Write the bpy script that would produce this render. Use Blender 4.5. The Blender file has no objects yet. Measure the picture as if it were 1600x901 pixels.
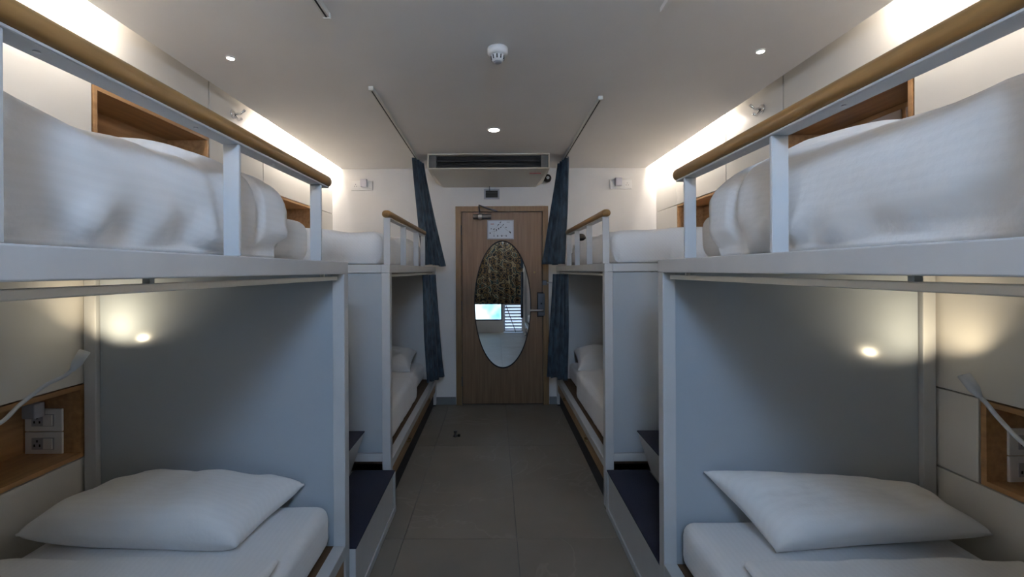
import bpy, bmesh, math, random
from mathutils import Vector, Matrix, noise

random.seed(7)
SC = bpy.context.scene
COL = SC.collection
R = math.radians

# ------------------------------------------------------------------ camera
CAM_H = 1.424
cd = bpy.data.cameras.new('camera')
cd.sensor_width = 36.0
cd.lens = 680.0 / 1600.0 * 36.0
cd.shift_x = 27.0 / 1600.0
cd.shift_y = -28.5 / 1600.0
cd.clip_start = 0.02
cam = bpy.data.objects.new('camera', cd)
cam.matrix_world = Matrix.Translation((0, 0, CAM_H)) @ Matrix.Rotation(R(90), 4, 'X') @ Matrix.Rotation(R(-0.3), 4, 'Z')
COL.objects.link(cam)
SC.camera = cam

# ------------------------------------------------------------------ world, exposure, light levels
W = bpy.data.worlds.new('outdoor_sky'); SC.world = W
W.use_nodes = True
bg = W.node_tree.nodes['Background']
bg.inputs[0].default_value = (0.45, 0.68, 1.0, 1)
bg.inputs[1].default_value = 1.0
SC.view_settings.view_transform = 'Standard'
SC.view_settings.look = 'None'
SC.view_settings.gamma = 1.0
SC.view_settings.use_curve_mapping = False
SC.view_settings.exposure = 0.35
E_TRANSOM = 64.0      # clerestory window behind the camera (cool daylight)
E_PANE = 1.6          # low window behind the camera
E_COVE = 330.0         # LED strips in the ceiling coves
E_DOWN = 50.0        # round ceiling downlight
E_SPOT = 120.0        # two pin spots
P_READ = 4.5          # beam of each reading lamp, watts
E_READ = 40.0        # gooseneck reading lamps

# ------------------------------------------------------------------ main dimensions (metres; y = away from camera)
YB = 4.63             # back wall
YF = -0.75            # window wall
XW = 1.72             # face of the side panelling
ZC = 2.507            # ceiling
XC = 1.62             # ceiling edge, cove beyond
DECK = 1.462          # top of upper bunk frame
LOW = 0.285           # top of lower bunk frame

# ------------------------------------------------------------------ materials
MATS = {}
def mat(name, color, rough=0.5, metal=0.0, spec=0.5, coat=0.0, emit=None, estr=0.0, sheen=0.0):
    m = bpy.data.materials.new(name); m.use_nodes = True
    b = m.node_tree.nodes['Principled BSDF']
    b.inputs['Base Color'].default_value = (*color, 1)
    b.inputs['Roughness'].default_value = rough
    b.inputs['Metallic'].default_value = metal
    b.inputs['Specular IOR Level'].default_value = spec
    b.inputs['Coat Weight'].default_value = coat
    b.inputs['Sheen Weight'].default_value = sheen
    if emit:
        b.inputs['Emission Color'].default_value = (*emit, 1)
        b.inputs['Emission Strength'].default_value = estr
    MATS[name] = m
    return m

def nt(m):
    t = m.node_tree
    return t, t.nodes, t.links, t.nodes['Principled BSDF']

def add_noise_color(m, c1, c2, scale=(1, 1, 1), nscale=5.0, detail=4.0, rough_var=None, bump=0.0, lo=0.35, hi=0.65):
    t, N, L, b = nt(m)
    tc = N.new('ShaderNodeTexCoord'); mp = N.new('ShaderNodeMapping')
    mp.inputs['Scale'].default_value = scale
    nz = N.new('ShaderNodeTexNoise'); nz.inputs['Scale'].default_value = nscale; nz.inputs['Detail'].default_value = detail
    rp = N.new('ShaderNodeValToRGB')
    rp.color_ramp.elements[0].position = lo; rp.color_ramp.elements[0].color = (*c1, 1)
    rp.color_ramp.elements[1].position = hi; rp.color_ramp.elements[1].color = (*c2, 1)
    L.new(tc.outputs['Object'], mp.inputs[0]); L.new(mp.outputs[0], nz.inputs['Vector'])
    L.new(nz.outputs[0], rp.inputs[0]); L.new(rp.outputs[0], b.inputs['Base Color'])
    if rough_var:
        mr = N.new('ShaderNodeMapRange')
        mr.inputs[3].default_value, mr.inputs[4].default_value = rough_var
        L.new(nz.outputs[0], mr.inputs[0]); L.new(mr.outputs[0], b.inputs['Roughness'])
    if bump:
        bp = N.new('ShaderNodeBump'); bp.inputs['Strength'].default_value = bump; bp.inputs['Distance'].default_value = 0.01
        L.new(nz.outputs[0], bp.inputs['Height']); L.new(bp.outputs[0], b.inputs['Normal'])
    return m

M_WALL = add_noise_color(mat('wall_paint', (.78, .76, .74), .6), (.77, .75, .73), (.80, .78, .76), nscale=3)
M_CEIL = add_noise_color(mat('ceiling_paint', (.83, .81, .79), .55), (.82, .80, .78), (.85, .83, .81), nscale=2)
M_PANEL = add_noise_color(mat('cream_laminate', (.74, .71, .66), .3), (.73, .70, .65), (.75, .72, .67), nscale=2)
M_METAL = add_noise_color(mat('white_powder_coat', (.53, .535, .54), .38), (.52, .525, .53), (.55, .555, .56), nscale=8)
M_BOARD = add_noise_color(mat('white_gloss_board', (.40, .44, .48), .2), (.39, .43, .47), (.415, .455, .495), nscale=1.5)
M_SHEET = mat('white_satin_stripe_cotton', (.82, .81, .80), .75, sheen=0.2)
M_RAILW = add_noise_color(mat('varnished_handrail_wood', (.27, .15, .05), .35), (.19, .105, .032), (.29, .165, .058), (14, 1.2, 14), 3, 5, (.28, .42))
M_OAK = add_noise_color(mat('oak_veneer', (.42, .23, .10), .45), (.31, .165, .07), (.43, .25, .115), (14, 1.0, 14), 3, 6, (.38, .55))
M_DOOR = add_noise_color(mat('door_veneer', (.32, .20, .11), .45), (.155, .09, .045), (.21, .128, .068), (22, 22, .9), 3, 6, (.4, .55))
M_DFRAME = add_noise_color(mat('door_frame_wood', (.32, .20, .09), .45), (.175, .10, .04), (.235, .145, .062), (18, 18, 1.0), 3, 6)
M_DRAWER = add_noise_color(mat('drawer_veneer', (.33, .19, .085), .45), (.27, .15, .06), (.38, .22, .10), (14, 1.0, 14), 3, 6)
M_DECK = add_noise_color(mat('dark_plywood', (.10, .055, .025), .6), (.08, .043, .02), (.13, .07, .032), (14, 1.0, 14), 3, 6)
M_DARK = mat('dark_void', (.02, .02, .022), .7)
M_GROUT = mat('grout', (.13, .125, .12), .8)
M_TILE = mat('grey_stone_tile', (.22, .19, .155), .5, spec=.35)
t, N, L, b = nt(M_TILE)
tc = N.new('ShaderNodeTexCoord'); oi = N.new('ShaderNodeObjectInfo')
va = N.new('ShaderNodeVectorMath'); va.operation = 'ADD'
vm = N.new('ShaderNodeVectorMath'); vm.operation = 'SCALE'; vm.inputs['Scale'].default_value = 13.0
cb = N.new('ShaderNodeCombineXYZ')
L.new(oi.outputs['Random'], cb.inputs[0]); L.new(oi.outputs['Random'], cb.inputs[1]); L.new(cb.outputs[0], vm.inputs[0])
L.new(tc.outputs['Object'], va.inputs[0]); L.new(vm.outputs[0], va.inputs[1])
n1 = N.new('ShaderNodeTexNoise'); n1.inputs['Scale'].default_value = 2.4; n1.inputs['Detail'].default_value = 6
n2 = N.new('ShaderNodeTexNoise'); n2.inputs['Scale'].default_value = 1.3; n2.inputs['Detail'].default_value = 4; n2.inputs['Distortion'].default_value = 1.2
L.new(va.outputs[0], n1.inputs['Vector']); L.new(va.outputs[0], n2.inputs['Vector'])
r1 = N.new('ShaderNodeValToRGB')
r1.color_ramp.elements[0].position = .3; r1.color_ramp.elements[0].color = (.185, .160, .130, 1)
r1.color_ramp.elements[1].position = .7; r1.color_ramp.elements[1].color = (.225, .198, .165, 1)
r3 = N.new('ShaderNodeValToRGB')
e = r3.color_ramp.elements
e[0].position = .490; e[0].color = (0, 0, 0, 1); e[1].position = .500; e[1].color = (.22, .22, .22, 1)
q = e.new(.510); q.color = (0, 0, 0, 1)
mx = N.new('ShaderNodeMix'); mx.data_type = 'RGBA'; mx.inputs[7].default_value = (.36, .33, .29, 1)
L.new(n1.outputs[0], r1.inputs[0]); L.new(n2.outputs[0], r3.inputs[0])
L.new(r1.outputs[0], mx.inputs[6]); L.new(r3.outputs[0], mx.inputs[0]); L.new(mx.outputs[2], b.inputs['Base Color'])
M_SKIRT = mat('grey_skirting_tile', (.20, .21, .215), .35)
M_CARPET = add_noise_color(mat('navy_step_carpet', (.012, .018, .055), .95), (.004, .006, .020), (.009, .013, .038), nscale=260, detail=2, bump=.6)
M_DENIM = add_noise_color(mat('blue_mottled_curtain', (.03, .07, .13), .85, sheen=.15), (.006, .014, .028), (.032, .064, .10), (1, 1, .35), 30, 8, lo=.35, hi=.72)
M_STEEL = mat('brushed_steel', (.55, .55, .56), .28, 1.0)
M_CHROME = mat('chrome', (.82, .82, .83), .12, 1.0)
M_DSTEEL = mat('dark_steel', (.13, .135, .15), .3, .9)
M_BLACK = mat('black_plastic', (.010, .010, .011), .6, spec=.25)
M_WHITEP = mat('white_plastic', (.80, .79, .78), .35)
M_GREYP = mat('grey_plastic', (.42, .42, .46), .45)
M_PLUG = mat('pale_plug_plastic', (.62, .60, .66), .4)
M_ACW = mat('ivory_plastic', (.72, .67, .58), .4)
M_DGREY = mat('dark_grey_plastic', (.10, .098, .095), .5)
M_MIRROR = mat('mirror_glass', (.92, .94, .95), .0, 1.0)
M_PAPER = mat('sign_paper', (.62, .66, .72), .4)
M_INK = mat('sign_ink', (.05, .055, .07), .6)
M_RED = mat('sign_red', (.45, .12, .12), .6)
M_BRASS = mat('dark_brass', (.30, .22, .10), .3, 1.0)
M_ALU = mat('white_aluminium_track', (.70, .69, .64), .4)
M_MIDGREY = mat('niche_backing', (.52, .45, .42), .2)
M_NECK = mat('soft_white_rubber', (.66, .70, .76), .5)
M_LED_COVE = mat('led_strip', (1, 1, 1), .5, emit=(1.0, .90, .79), estr=E_COVE)
M_LED_DOWN = mat('downlight_lens', (1, 1, 1), .5, emit=(1.0, .90, .80), estr=E_DOWN)
M_LED_SPOT = mat('pin_spot_lens', (1, 1, 1), .5, emit=(1.0, .92, .82), estr=E_SPOT)
M_LED_READ = mat('reading_lamp_lens', (1, 1, 1), .5, emit=(1.0, .80, .48), estr=E_READ)
M_SKYPANE = mat('bright_window_glass', (.3, .4, .5), .1, emit=(.50, .70, 1.0), estr=E_TRANSOM)
M_SHUT = mat('white_shutter_paint', (.62, .66, .72), .4)
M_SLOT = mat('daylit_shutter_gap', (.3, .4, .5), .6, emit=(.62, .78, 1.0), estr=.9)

# satin stripes on the cotton: running along the bed
t, N, L, b = nt(M_SHEET)
tc = N.new('ShaderNodeTexCoord'); sx = N.new('ShaderNodeSeparateXYZ'); L.new(tc.outputs['Object'], sx.inputs[0])
ad = N.new('ShaderNodeMath'); ad.operation = 'ADD'; L.new(sx.outputs[0], ad.inputs[0]); L.new(sx.outputs[2], ad.inputs[1])
ml = N.new('ShaderNodeMath'); ml.operation = 'MULTIPLY'; ml.inputs[1].default_value = 2 * math.pi / 0.02; L.new(ad.outputs[0], ml.inputs[0])
sn = N.new('ShaderNodeMath'); sn.operation = 'SINE'; L.new(ml.outputs[0], sn.inputs[0])
mr = N.new('ShaderNodeMapRange'); mr.inputs[1].default_value = -.35; mr.inputs[2].default_value = .35
mr.inputs[3].default_value = 0; mr.inputs[4].default_value = 1; L.new(sn.outputs[0], mr.inputs[0])
mx = N.new('ShaderNodeMix'); mx.data_type = 'RGBA'
mx.inputs[6].default_value = (.805, .80, .795, 1); mx.inputs[7].default_value = (.82, .815, .81, 1)
L.new(mr.outputs[0], mx.inputs[0]); L.new(mx.outputs[2], b.inputs['Base Color'])
r2 = N.new('ShaderNodeMapRange'); r2.inputs[3].default_value = .8; r2.inputs[4].default_value = .72
L.new(mr.outputs[0], r2.inputs[0]); L.new(r2.outputs[0], b.inputs['Roughness'])
nz = N.new('ShaderNodeTexNoise'); nz.inputs['Scale'].default_value = 14; nz.inputs['Detail'].default_value = 5
L.new(tc.outputs['Object'], nz.inputs['Vector'])
bp = N.new('ShaderNodeBump'); bp.inputs['Strength'].default_value = .25; bp.inputs['Distance'].default_value = .02
L.new(nz.outputs[0], bp.inputs['Height']); L.new(bp.outputs[0], b.inputs['Normal'])

M_PILLOW = M_SHEET.copy(); M_PILLOW.name = 'white_striped_pillowcase'
for lk in list(M_PILLOW.node_tree.links):
    if lk.to_node.type == 'MATH' and lk.from_node.type == 'SEPXYZ':
        M_PILLOW.node_tree.links.remove(lk)
for n_ in M_PILLOW.node_tree.nodes:
    if n_.type == 'SEPXYZ': sp_ = n_
    if n_.type == 'MATH' and n_.operation == 'ADD': ad_ = n_
M_PILLOW.node_tree.links.new(sp_.outputs[1], ad_.inputs[0]); ad_.inputs[1].default_value = 0

# view through the low window: cloudy cyan daylight
M_BLUEPANE = mat('daylit_frosted_pane', (.3, .4, .5), .15)
t, N, L, b = nt(M_BLUEPANE)
tc = N.new('ShaderNodeTexCoord'); nz = N.new('ShaderNodeTexNoise'); nz.inputs['Scale'].default_value = 2.2; nz.inputs['Detail'].default_value = 2
rp = N.new('ShaderNodeValToRGB')
rp.color_ramp.elements[0].position = .36; rp.color_ramp.elements[0].color = (.10, .42, .85, 1)
rp.color_ramp.elements[1].position = .62; rp.color_ramp.elements[1].color = (.70, .90, 1.0, 1)
L.new(tc.outputs['Object'], nz.inputs['Vector']); L.new(nz.outputs[0], rp.inputs[0])
L.new(rp.outputs[0], b.inputs['Emission Color']); b.inputs['Emission Strength'].default_value = E_PANE

# patterned curtain on the window wall
M_PATTERN = mat('gold_patterned_curtain', (.2, .15, .08), .8)
t, N, L, b = nt(M_PATTERN)
tc = N.new('ShaderNodeTexCoord'); mp = N.new('ShaderNodeMapping'); mp.inputs['Scale'].default_value = (7, 7, 9)
vo = N.new('ShaderNodeTexVoronoi'); vo.inputs['Scale'].default_value = 1.0
rp = N.new('ShaderNodeValToRGB'); rp.color_ramp.interpolation = 'CONSTANT'
e = rp.color_ramp.elements
e[0].position = 0; e[0].color = (.015, .013, .012, 1); e[1].position = .30; e[1].color = (.16, .105, .045, 1)
for p_, c_ in ((.48, (.02, .02, .02, 1)), (.60, (.26, .20, .11, 1)), (.74, (.015, .045, .05, 1)), (.86, (.13, .07, .03, 1))):
    q = e.new(p_); q.color = c_
L.new(tc.outputs['Object'], mp.inputs[0]); L.new(mp.outputs[0], vo.inputs['Vector'])
L.new(vo.outputs['Distance'], rp.inputs[0]); L.new(rp.outputs[0], b.inputs['Base Color'])

# ------------------------------------------------------------------ object helpers
ORIGIN = {}
def origin(o):
    return ORIGIN.get(o.name, Vector((0, 0, 0))) if o else Vector((0, 0, 0))

class MB:
    """collects world-space geometry; build() makes one mesh object centred on itself"""
    def __init__(self):
        self.v = []; self.f = []; self.smooth = []
    def add(self, vs, fs, smooth=False):
        o = len(self.v)
        self.v += [Vector(p) for p in vs]
        self.f += [[i + o for i in f] for f in fs]
        self.smooth += [smooth] * len(fs)
        return self
    def box(self, x0, x1, y0, y1, z0, z1):
        if x0 > x1: x0, x1 = x1, x0
        if y0 > y1: y0, y1 = y1, y0
        return self.add([(x0, y0, z0), (x1, y0, z0), (x1, y1, z0), (x0, y1, z0), (x0, y0, z1), (x1, y0, z1), (x1, y1, z1), (x0, y1, z1)],
                        [(0, 3, 2, 1), (4, 5, 6, 7), (0, 1, 5, 4), (1, 2, 6, 5), (2, 3, 7, 6), (3, 0, 4, 7)])
    def prism(self, poly, axis, a0, a1):
        """poly: list of 2-tuples in the other two axes (in xyz order), extruded along axis"""
        def P(p, a):
            return {'X': (a, p[0], p[1]), 'Y': (p[0], a, p[1]), 'Z': (p[0], p[1], a)}[axis]
        n = len(poly)
        return self.add([P(p, a0) for p in poly] + [P(p, a1) for p in poly],
                        [list(range(n))[::-1], [n + i for i in range(n)]] + [(i, (i + 1) % n, n + (i + 1) % n, n + i) for i in range(n)])
    def lathe(self, prof, c, axis='Z', seg=32, smooth=True):
        """prof: (radius, offset along axis)"""
        vs = []; fs = []
        for r_, h in prof:
            for k in range(seg):
                a = 2 * math.pi * k / seg; u, w = r_ * math.cos(a), r_ * math.sin(a)
                p = {'Z': (u, w, h), 'Y': (u, h, w), 'X': (h, u, w)}[axis]
                vs.append((c[0] + p[0], c[1] + p[1], c[2] + p[2]))
        for i in range(len(prof) - 1):
            for k in range(seg):
                fs.append((i * seg + k, i * seg + (k + 1) % seg, (i + 1) * seg + (k + 1) % seg, (i + 1) * seg + k))
        fs.append(list(range(seg))[::-1]); fs.append([(len(prof) - 1) * seg + k for k in range(seg)])
        return self.add(vs, fs, smooth)
    def tube(self, pts, r, seg=10, smooth=True):
        pts = [Vector(p) for p in pts]; n = len(pts)
        rs = r if isinstance(r, (list, tuple)) else [r] * n
        vs = []; fs = []; up = Vector((0, 0, 1)); prev = None
        for i, p in enumerate(pts):
            d = (pts[min(i + 1, n - 1)] - pts[max(i - 1, 0)]).normalized()
            if prev is None:
                a = d.cross(up) if abs(d.z) < .95 else d.cross(Vector((1, 0, 0)))
            else:
                a = prev - d * prev.dot(d)
            a.normalize(); prev = a; b_ = d.cross(a)
            for k in range(seg):
                t_ = 2 * math.pi * k / seg
                vs.append(p + (a * math.cos(t_) + b_ * math.sin(t_)) * rs[i])
        for i in range(n - 1):
            for k in range(seg):
                fs.append((i * seg + k, i * seg + (k + 1) % seg, (i + 1) * seg + (k + 1) % seg, (i + 1) * seg + k))
        fs.append(list(range(seg))[::-1]); fs.append([(n - 1) * seg + k for k in range(seg)])
        return self.add(vs, fs, smooth)
    def build(self, name, m, parent=None, bevel=0.0, seg=2, recalc=True):
        lo = Vector([min(p[i] for p in self.v) for i in range(3)]); hi = Vector([max(p[i] for p in self.v) for i in range(3)])
        c = (lo + hi) / 2
        me = bpy.data.meshes.new(name)
        me.from_pydata([p - c for p in self.v], [], self.f)
        me.polygons.foreach_set('use_smooth', self.smooth)
        bm = bmesh.new(); bm.from_mesh(me)
        if recalc: bmesh.ops.recalc_face_normals(bm, faces=bm.faces)
        if bevel:
            bmesh.ops.bevel(bm, geom=list(bm.edges), offset=bevel, segments=seg, affect='EDGES', profile=.5)
        bm.to_mesh(me); bm.free()
        me.materials.append(m)
        o = bpy.data.objects.new(name, me); COL.objects.link(o)
        if parent:
            o.parent = parent
        o.location = c - origin(parent)
        ORIGIN[o.name] = c
        return o

def thing(name, loc, label=None, cat=None, group=None, kind=None):
    o = bpy.data.objects.new(name, None); COL.objects.link(o)
    o.empty_display_size = .1; o.location = loc; ORIGIN[o.name] = Vector(loc)
    tag(o, label, cat, group, kind)
    return o
def tag(o, label=None, cat=None, group=None, kind=None):
    if label: o['label'] = label
    if cat: o['category'] = cat
    if group: o['group'] = group
    if kind: o['kind'] = kind
    return o
def bx(name, m, parent, x0, x1, y0, y1, z0, z1, bevel=0.0, seg=2):
    return MB().box(x0, x1, y0, y1, z0, z1).build(name, m, parent, bevel, seg)

def soft_mesh(x0, x1, y0, y1, z0, z1, r, step=.03, fn=None, rseg=4):
    """rounded box as a dense grid, each vertex pushed by fn(p, n) -> offset vector"""
    c = Vector(((x0 + x1) / 2, (y0 + y1) / 2, (z0 + z1) / 2)); h = Vector(((x1 - x0) / 2, (y1 - y0) / 2, (z1 - z0) / 2))
    r = min(r, h.x * .98, h.y * .98, h.z * .98)
    def ticks(half):
        inner = half - r; n = max(2, int(2 * inner / step))
        t_ = [-half + r * (1 - math.cos(math.pi / 2 * i / rseg)) for i in range(rseg)]
        mid = [-inner + 2 * inner * i / n for i in range(n + 1)]
        return t_ + mid + [-q for q in reversed(t_)]
    T = [ticks(h.x), ticks(h.y), ticks(h.z)]
    idx = {}; vs = []; fs = []
    def vert(p):
        key = (round(p[0], 5), round(p[1], 5), round(p[2], 5))
        if key in idx: return idx[key]
        q = Vector(p)
        inn = Vector([max(-(h[i] - r), min(h[i] - r, q[i])) for i in range(3)])
        d = q - inn
        n_ = d.normalized() if d.length > 1e-9 else Vector((0, 0, 1))
        w = inn + n_ * r if d.length > 1e-9 else q
        w = w + c
        if fn: w = w + fn(w, n_)
        idx[key] = len(vs); vs.append(w)
        return idx[key]
    for ax in range(3):
        u, w = [(1, 2), (2, 0), (0, 1)][ax]
        for s in (-1, 1):
            for i in range(len(T[u]) - 1):
                for j in range(len(T[w]) - 1):
                    q = []
                    for (a, b_) in ((i, j), (i + 1, j), (i + 1, j + 1), (i, j + 1)):
                        p = [0, 0, 0]; p[ax] = s * h[ax]; p[u] = T[u][a]; p[w] = T[w][b_]
                        q.append(vert(p))
                    fs.append(q if s > 0 else q[::-1])
    return vs, fs

def nz3(p, s, seed=0.0):
    return noise.noise(Vector((p.x * s + seed, p.y * s + seed * 1.7, p.z * s - seed)))
def smooth01(a, b_, x):
    t_ = max(0.0, min(1.0, (x - a) / (b_ - a))); return t_ * t_ * (3 - 2 * t_)

def soft(name, m, parent, x0, x1, y0, y1, z0, z1, r, fn=None, step=.03):
    vs, fs = soft_mesh(min(x0, x1), max(x0, x1), y0, y1, z0, z1, r, step, fn)
    return MB().add(vs, fs, True).build(name, m, parent)

# ------------------------------------------------------------------ room shell
fl = MB().box(-2.1, 2.1, YF - .1, YB + .1, -.10, -.008).build('floor', M_GROUT); tag(fl, 'grey stone tile floor of the aisle', None, None, 'structure')
xs = [-2.0, -1.69, -1.09, -.49, .11, .71, 1.31, 1.91]
ys = [YF, -.1, 1.11, 2.311, 3.534, YB]
for i in range(len(xs) - 1):
    for j in range(len(ys) - 1):
        bx('floor_tile', M_TILE, fl, xs[i] + .0015, xs[i + 1] - .0015, ys[j] + .0015, ys[j + 1] - .0015, -.008, 0, .001, 1)

cl = MB()
cl.box(-XC, XC, YF, YB, ZC, 2.60)
for s in (-1, 1):
    cl.box(s * 1.5, s * 2.1, YF, YB, 2.64, 2.72)
    cl.box(s * 1.5, s * (XC - .02), YF, YB, 2.60, 2.64)
DIVS = {-1: (1.866, 3.24), 1: (1.786, 3.23)}
cl = cl.build('ceiling', M_CEIL); tag(cl, 'flat pale ceiling with lit coves along both sides', None, None, 'structure')

wb = MB().box(-2.1, 2.1, YB, YB + .1, 0, 2.7).build('wall_back', M_WALL); tag(wb, 'white painted end wall around the door', None, None, 'structure')
bb = MB()
bb.box(-XW, -.42, YB - .012, YB, 0, .08); bb.box(.575, XW, YB - .012, YB, 0, .08)
bb = bb.build('baseboard_back', M_SKIRT, None, .002); tag(bb, 'grey tile skirting on the end wall', None, None, 'structure')

# side walls: backing + separate laminate panels + oak niches
def niche(wall, s, y0, y1, z0, z1, backing=None):
    d = .25; th = .018; xf = s * (XW - .001); xb = s * (XW + d)
    m_ = MB()
    m_.box(xf, xb, y0, y1, z0, z0 + th); m_.box(xf, xb, y0, y1, z1 - th, z1)
    m_.box(xf, xb, y0, y0 + th, z0 + th, z1 - th); m_.box(xf, xb, y1 - th, y1, z0 + th, z1 - th)
    m_.box(xb - s * .012, xb, y0 + th, y1 - th, z0 + th, z1 - th)
    n_ = m_.build('wall_niche', M_OAK, wall)
    if backing:
        ym = [y0 + .06 + (y1 - y0 - .12) * k / 3 for k in range(4)]
        for k in range(3):
            bx('backing_panel', M_MIDGREY, n_, xb - s * .020, xb - s * .0125, ym[k] + .012, ym[k + 1] - .012, z0 + .06, z1 - .045, .002, 1)
    return n_
NICHE_END = {-1: 1.825, 1: 1.545}
COLS = {-1: (YF, .55, 1.866, 2.628, 3.24, 4.125, YB), 1: (YF, .45, 1.786, 2.587, 3.23, 4.10, YB)}
for s, nm in ((-1, 'left'), (1, 'right')):
    w = MB().box(s * 2.0, s * 2.1, YF, YB, 0, 2.7).build('wall_' + nm, M_WALL)
    tag(w, 'cream laminate panelled wall along the %s bunks' % nm, None, None, 'structure')
    c = COLS[s]; ne = NICHE_END[s]; TOP = 2.639
    g = .003; gy = .0055; back = MB()
    def pan(y0, y1, z0, z1):
        bx('wall_panel', M_PANEL, w, s * XW, s * (XW + .018), y0 + gy, y1 - gy, z0 + g, z1 - g, .0008, 1)
        back.box(s * (XW + .0185), s * (XW + .022), y0, y1, z0, z1)
    pan(c[0], c[1], 0, .655); pan(c[0], c[1], .655, .96); pan(c[0], c[1], .96, TOP)
    n0 = ne - .66
    pan(c[1], c[2], 0, .655); pan(c[1], c[2], .96, TOP)
    pan(c[1], n0, .655, .96); pan(ne, c[2], .655, .96)
    niche(w, s, n0 + g, ne - g, .655 + g, .96 - g)
    pan(c[2], c[3], 0, .96); pan(c[2], c[3], .96, 1.75); pan(c[2], c[3], 2.234, TOP)
    niche(w, s, c[2] + g, c[3] - g, 1.75 + g, 2.234 - g, backing=(s > 0))
    pan(c[3], c[4], 0, .96); pan(c[3], c[4], .96, TOP)
    pan(c[4], c[5], 0, .655); pan(c[4], c[5], .96, 1.72); pan(c[4], c[5], 2.03, TOP)
    niche(w, s, c[4] + .05 + g, c[5] - g, 1.72 + g, 2.03 - g); niche(w, s, c[4] + .05 + g, c[5] - g, .655 + g, .96 - g)
    pan(c[4], c[4] + .05, 1.72, 2.03); pan(c[4], c[4] + .05, .655, .96)
    pan(c[5], c[6], 0, .96); pan(c[5], c[6], .96, 2.03); pan(c[5], c[6], 2.03, TOP)
    back.build('panel_backing', M_DARK, w)

# window wall behind the camera, seen in the mirror
wf = MB()
A = YF - .1
wf.box(-2.1, -.62, A, YF, 0, 2.7); wf.box(.64, 2.1, A, YF, 0, 2.7)
wf.box(-.62, .64, A, YF, 2.44, 2.7); wf.box(-.62, -.17, A, YF, 2.12, 2.44); wf.box(.25, .64, A, YF, 2.12, 2.44)
wf.box(-.62, .64, A, YF, 1.98, 2.12); wf.box(-.62, .20, A, YF, 0, .27); wf.box(.17, .20, A, YF, .27, 1.98)
wf = wf.build('wall_front', M_WALL); tag(wf, 'window wall opposite the door, seen in the oval mirror', None, None, 'structure')
w1 = thing('window_1', (.04, YF, 2.12), 'small high window letting in cool daylight', None, None, 'structure')
bx('window_pane', M_SKYPANE, w1, -.16, .24, YF - .06, YF - .05, 2.13, 2.43)
fm = MB(); fm.box(-.17, .25, YF - .045, YF - .005, 2.12, 2.135); fm.box(-.17, .25, YF - .045, YF - .005, 2.425, 2.44)
fm.box(-.17, -.155, YF - .045, YF - .005, 2.135, 2.425); fm.box(.235, .25, YF - .045, YF - .005, 2.135, 2.425)
fm.build('window_frame', M_METAL, w1)
w2 = thing('window_2', (-.2, YF, .27), 'blue daylit window below the patterned curtain', None, None, 'structure')
bx('window_pane', M_BLUEPANE, w2, -.615, .165, YF - .06, YF - .05, .28, 1.97)
fm = MB(); fm.box(-.62, .17, YF - .045, YF - .005, .27, .30); fm.box(-.62, .17, YF - .045, YF - .005, 1.95, 1.98)
fm.box(-.62, -.59, YF - .045, YF - .005, .30, 1.95); fm.box(.14, .17, YF - .045, YF - .005, .30, 1.95)
fm.build('window_frame', M_SKIRT, w2)
sh = thing('louvred_shutter', (.42, YF, 0), 'white louvred shutter door beside the blue window, seen in the mirror', 'shutter')
fm = MB(); fm.box(.202, .23, YF - .05, YF - .01, .01, 1.975); fm.box(.61, .638, YF - .05, YF - .01, .01, 1.975)
fm.box(.23, .61, YF - .05, YF - .01, .01, .05); fm.box(.23, .61, YF - .05, YF - .01, 1.94, 1.975)
fm.build('shutter_frame', M_SHUT, sh)
bx('backing_board', M_SLOT, sh, .23, .61, YF - .05, YF - .045, .05, 1.94)
for k in range(27):
    z = .06 + k * .07
    MB().prism([(YF - .034, z + .030), (YF - .029, z + .034), (YF - .012, z + .004), (YF - .017, z + .000)], 'X', .231, .609).build('slat', M_SHUT, sh)
# patterned curtain
def curtain_sheet(path_top, path_bot, z0, z1, amp, folds, rows=16, cols=140, seed=0.0, pinch=0.0, hem=0.0, amp_top=None):
    """pleated sheet between two plan polylines (ends), top and bottom; returns (verts, faces)"""
    vs = []; fs = []
    a0, a1 = Vector(path_top[0]), Vector(path_top[1]); b0, b1 = Vector(path_bot[0]), Vector(path_bot[1])
    for r_ in range(rows + 1):
        q = r_ / rows; e_ = q ** 1.15
        p0 = a0.lerp(b0, e_); p1 = a1.lerp(b1, e_)
        d = p1 - p0; nrm = Vector((-d.y, d.x)).normalized()
        at = amp if amp_top is None else amp_top
        am = at + (amp - at) * q
        for c_ in range(cols + 1):
            t_ = c_ / cols
            ph = t_ * folds * 2 * math.pi + seed
            wob = noise.noise(Vector((t_ * 5 + seed, q * 1.6, seed))) * 1.4
            off = math.sin(ph + wob) * am * (.75 + .5 * noise.noise(Vector((t_ * 7, seed, q))))
            p = p0 + d * (t_ + .25 * math.cos(ph + wob) / max(1, folds) * .5) + nrm * off
            zb = z0 + hem * noise.noise(Vector((t_ * 4, seed, 3.3)))
            z = z1 + (zb - z1) * q
            vs.append((p.x, p.y, z))
    for r_ in range(rows):
        for c_ in range(cols):
            i = r_ * (cols + 1) + c_
            fs.append((i, i + 1, i + cols + 2, i + cols + 1))
    return vs, fs
def curtain(name, m, sheet, parent=None):
    o = MB().add(sheet[0], sheet[1], True).build(name, m, parent)
    md = o.modifiers.new('cloth_thickness', 'SOLIDIFY'); md.thickness = .003; md.offset = 0
    return o
pc = curtain('patterned_curtain', M_PATTERN, curtain_sheet(((-.615, YF + .045), (.635, YF + .045)), ((-.615, YF + .045), (.635, YF + .045)), .65, 2.09, .035, 9, seed=2.1))
tag(pc, 'gold and black patterned curtain over the window, seen in the oval mirror', 'curtain')
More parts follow.
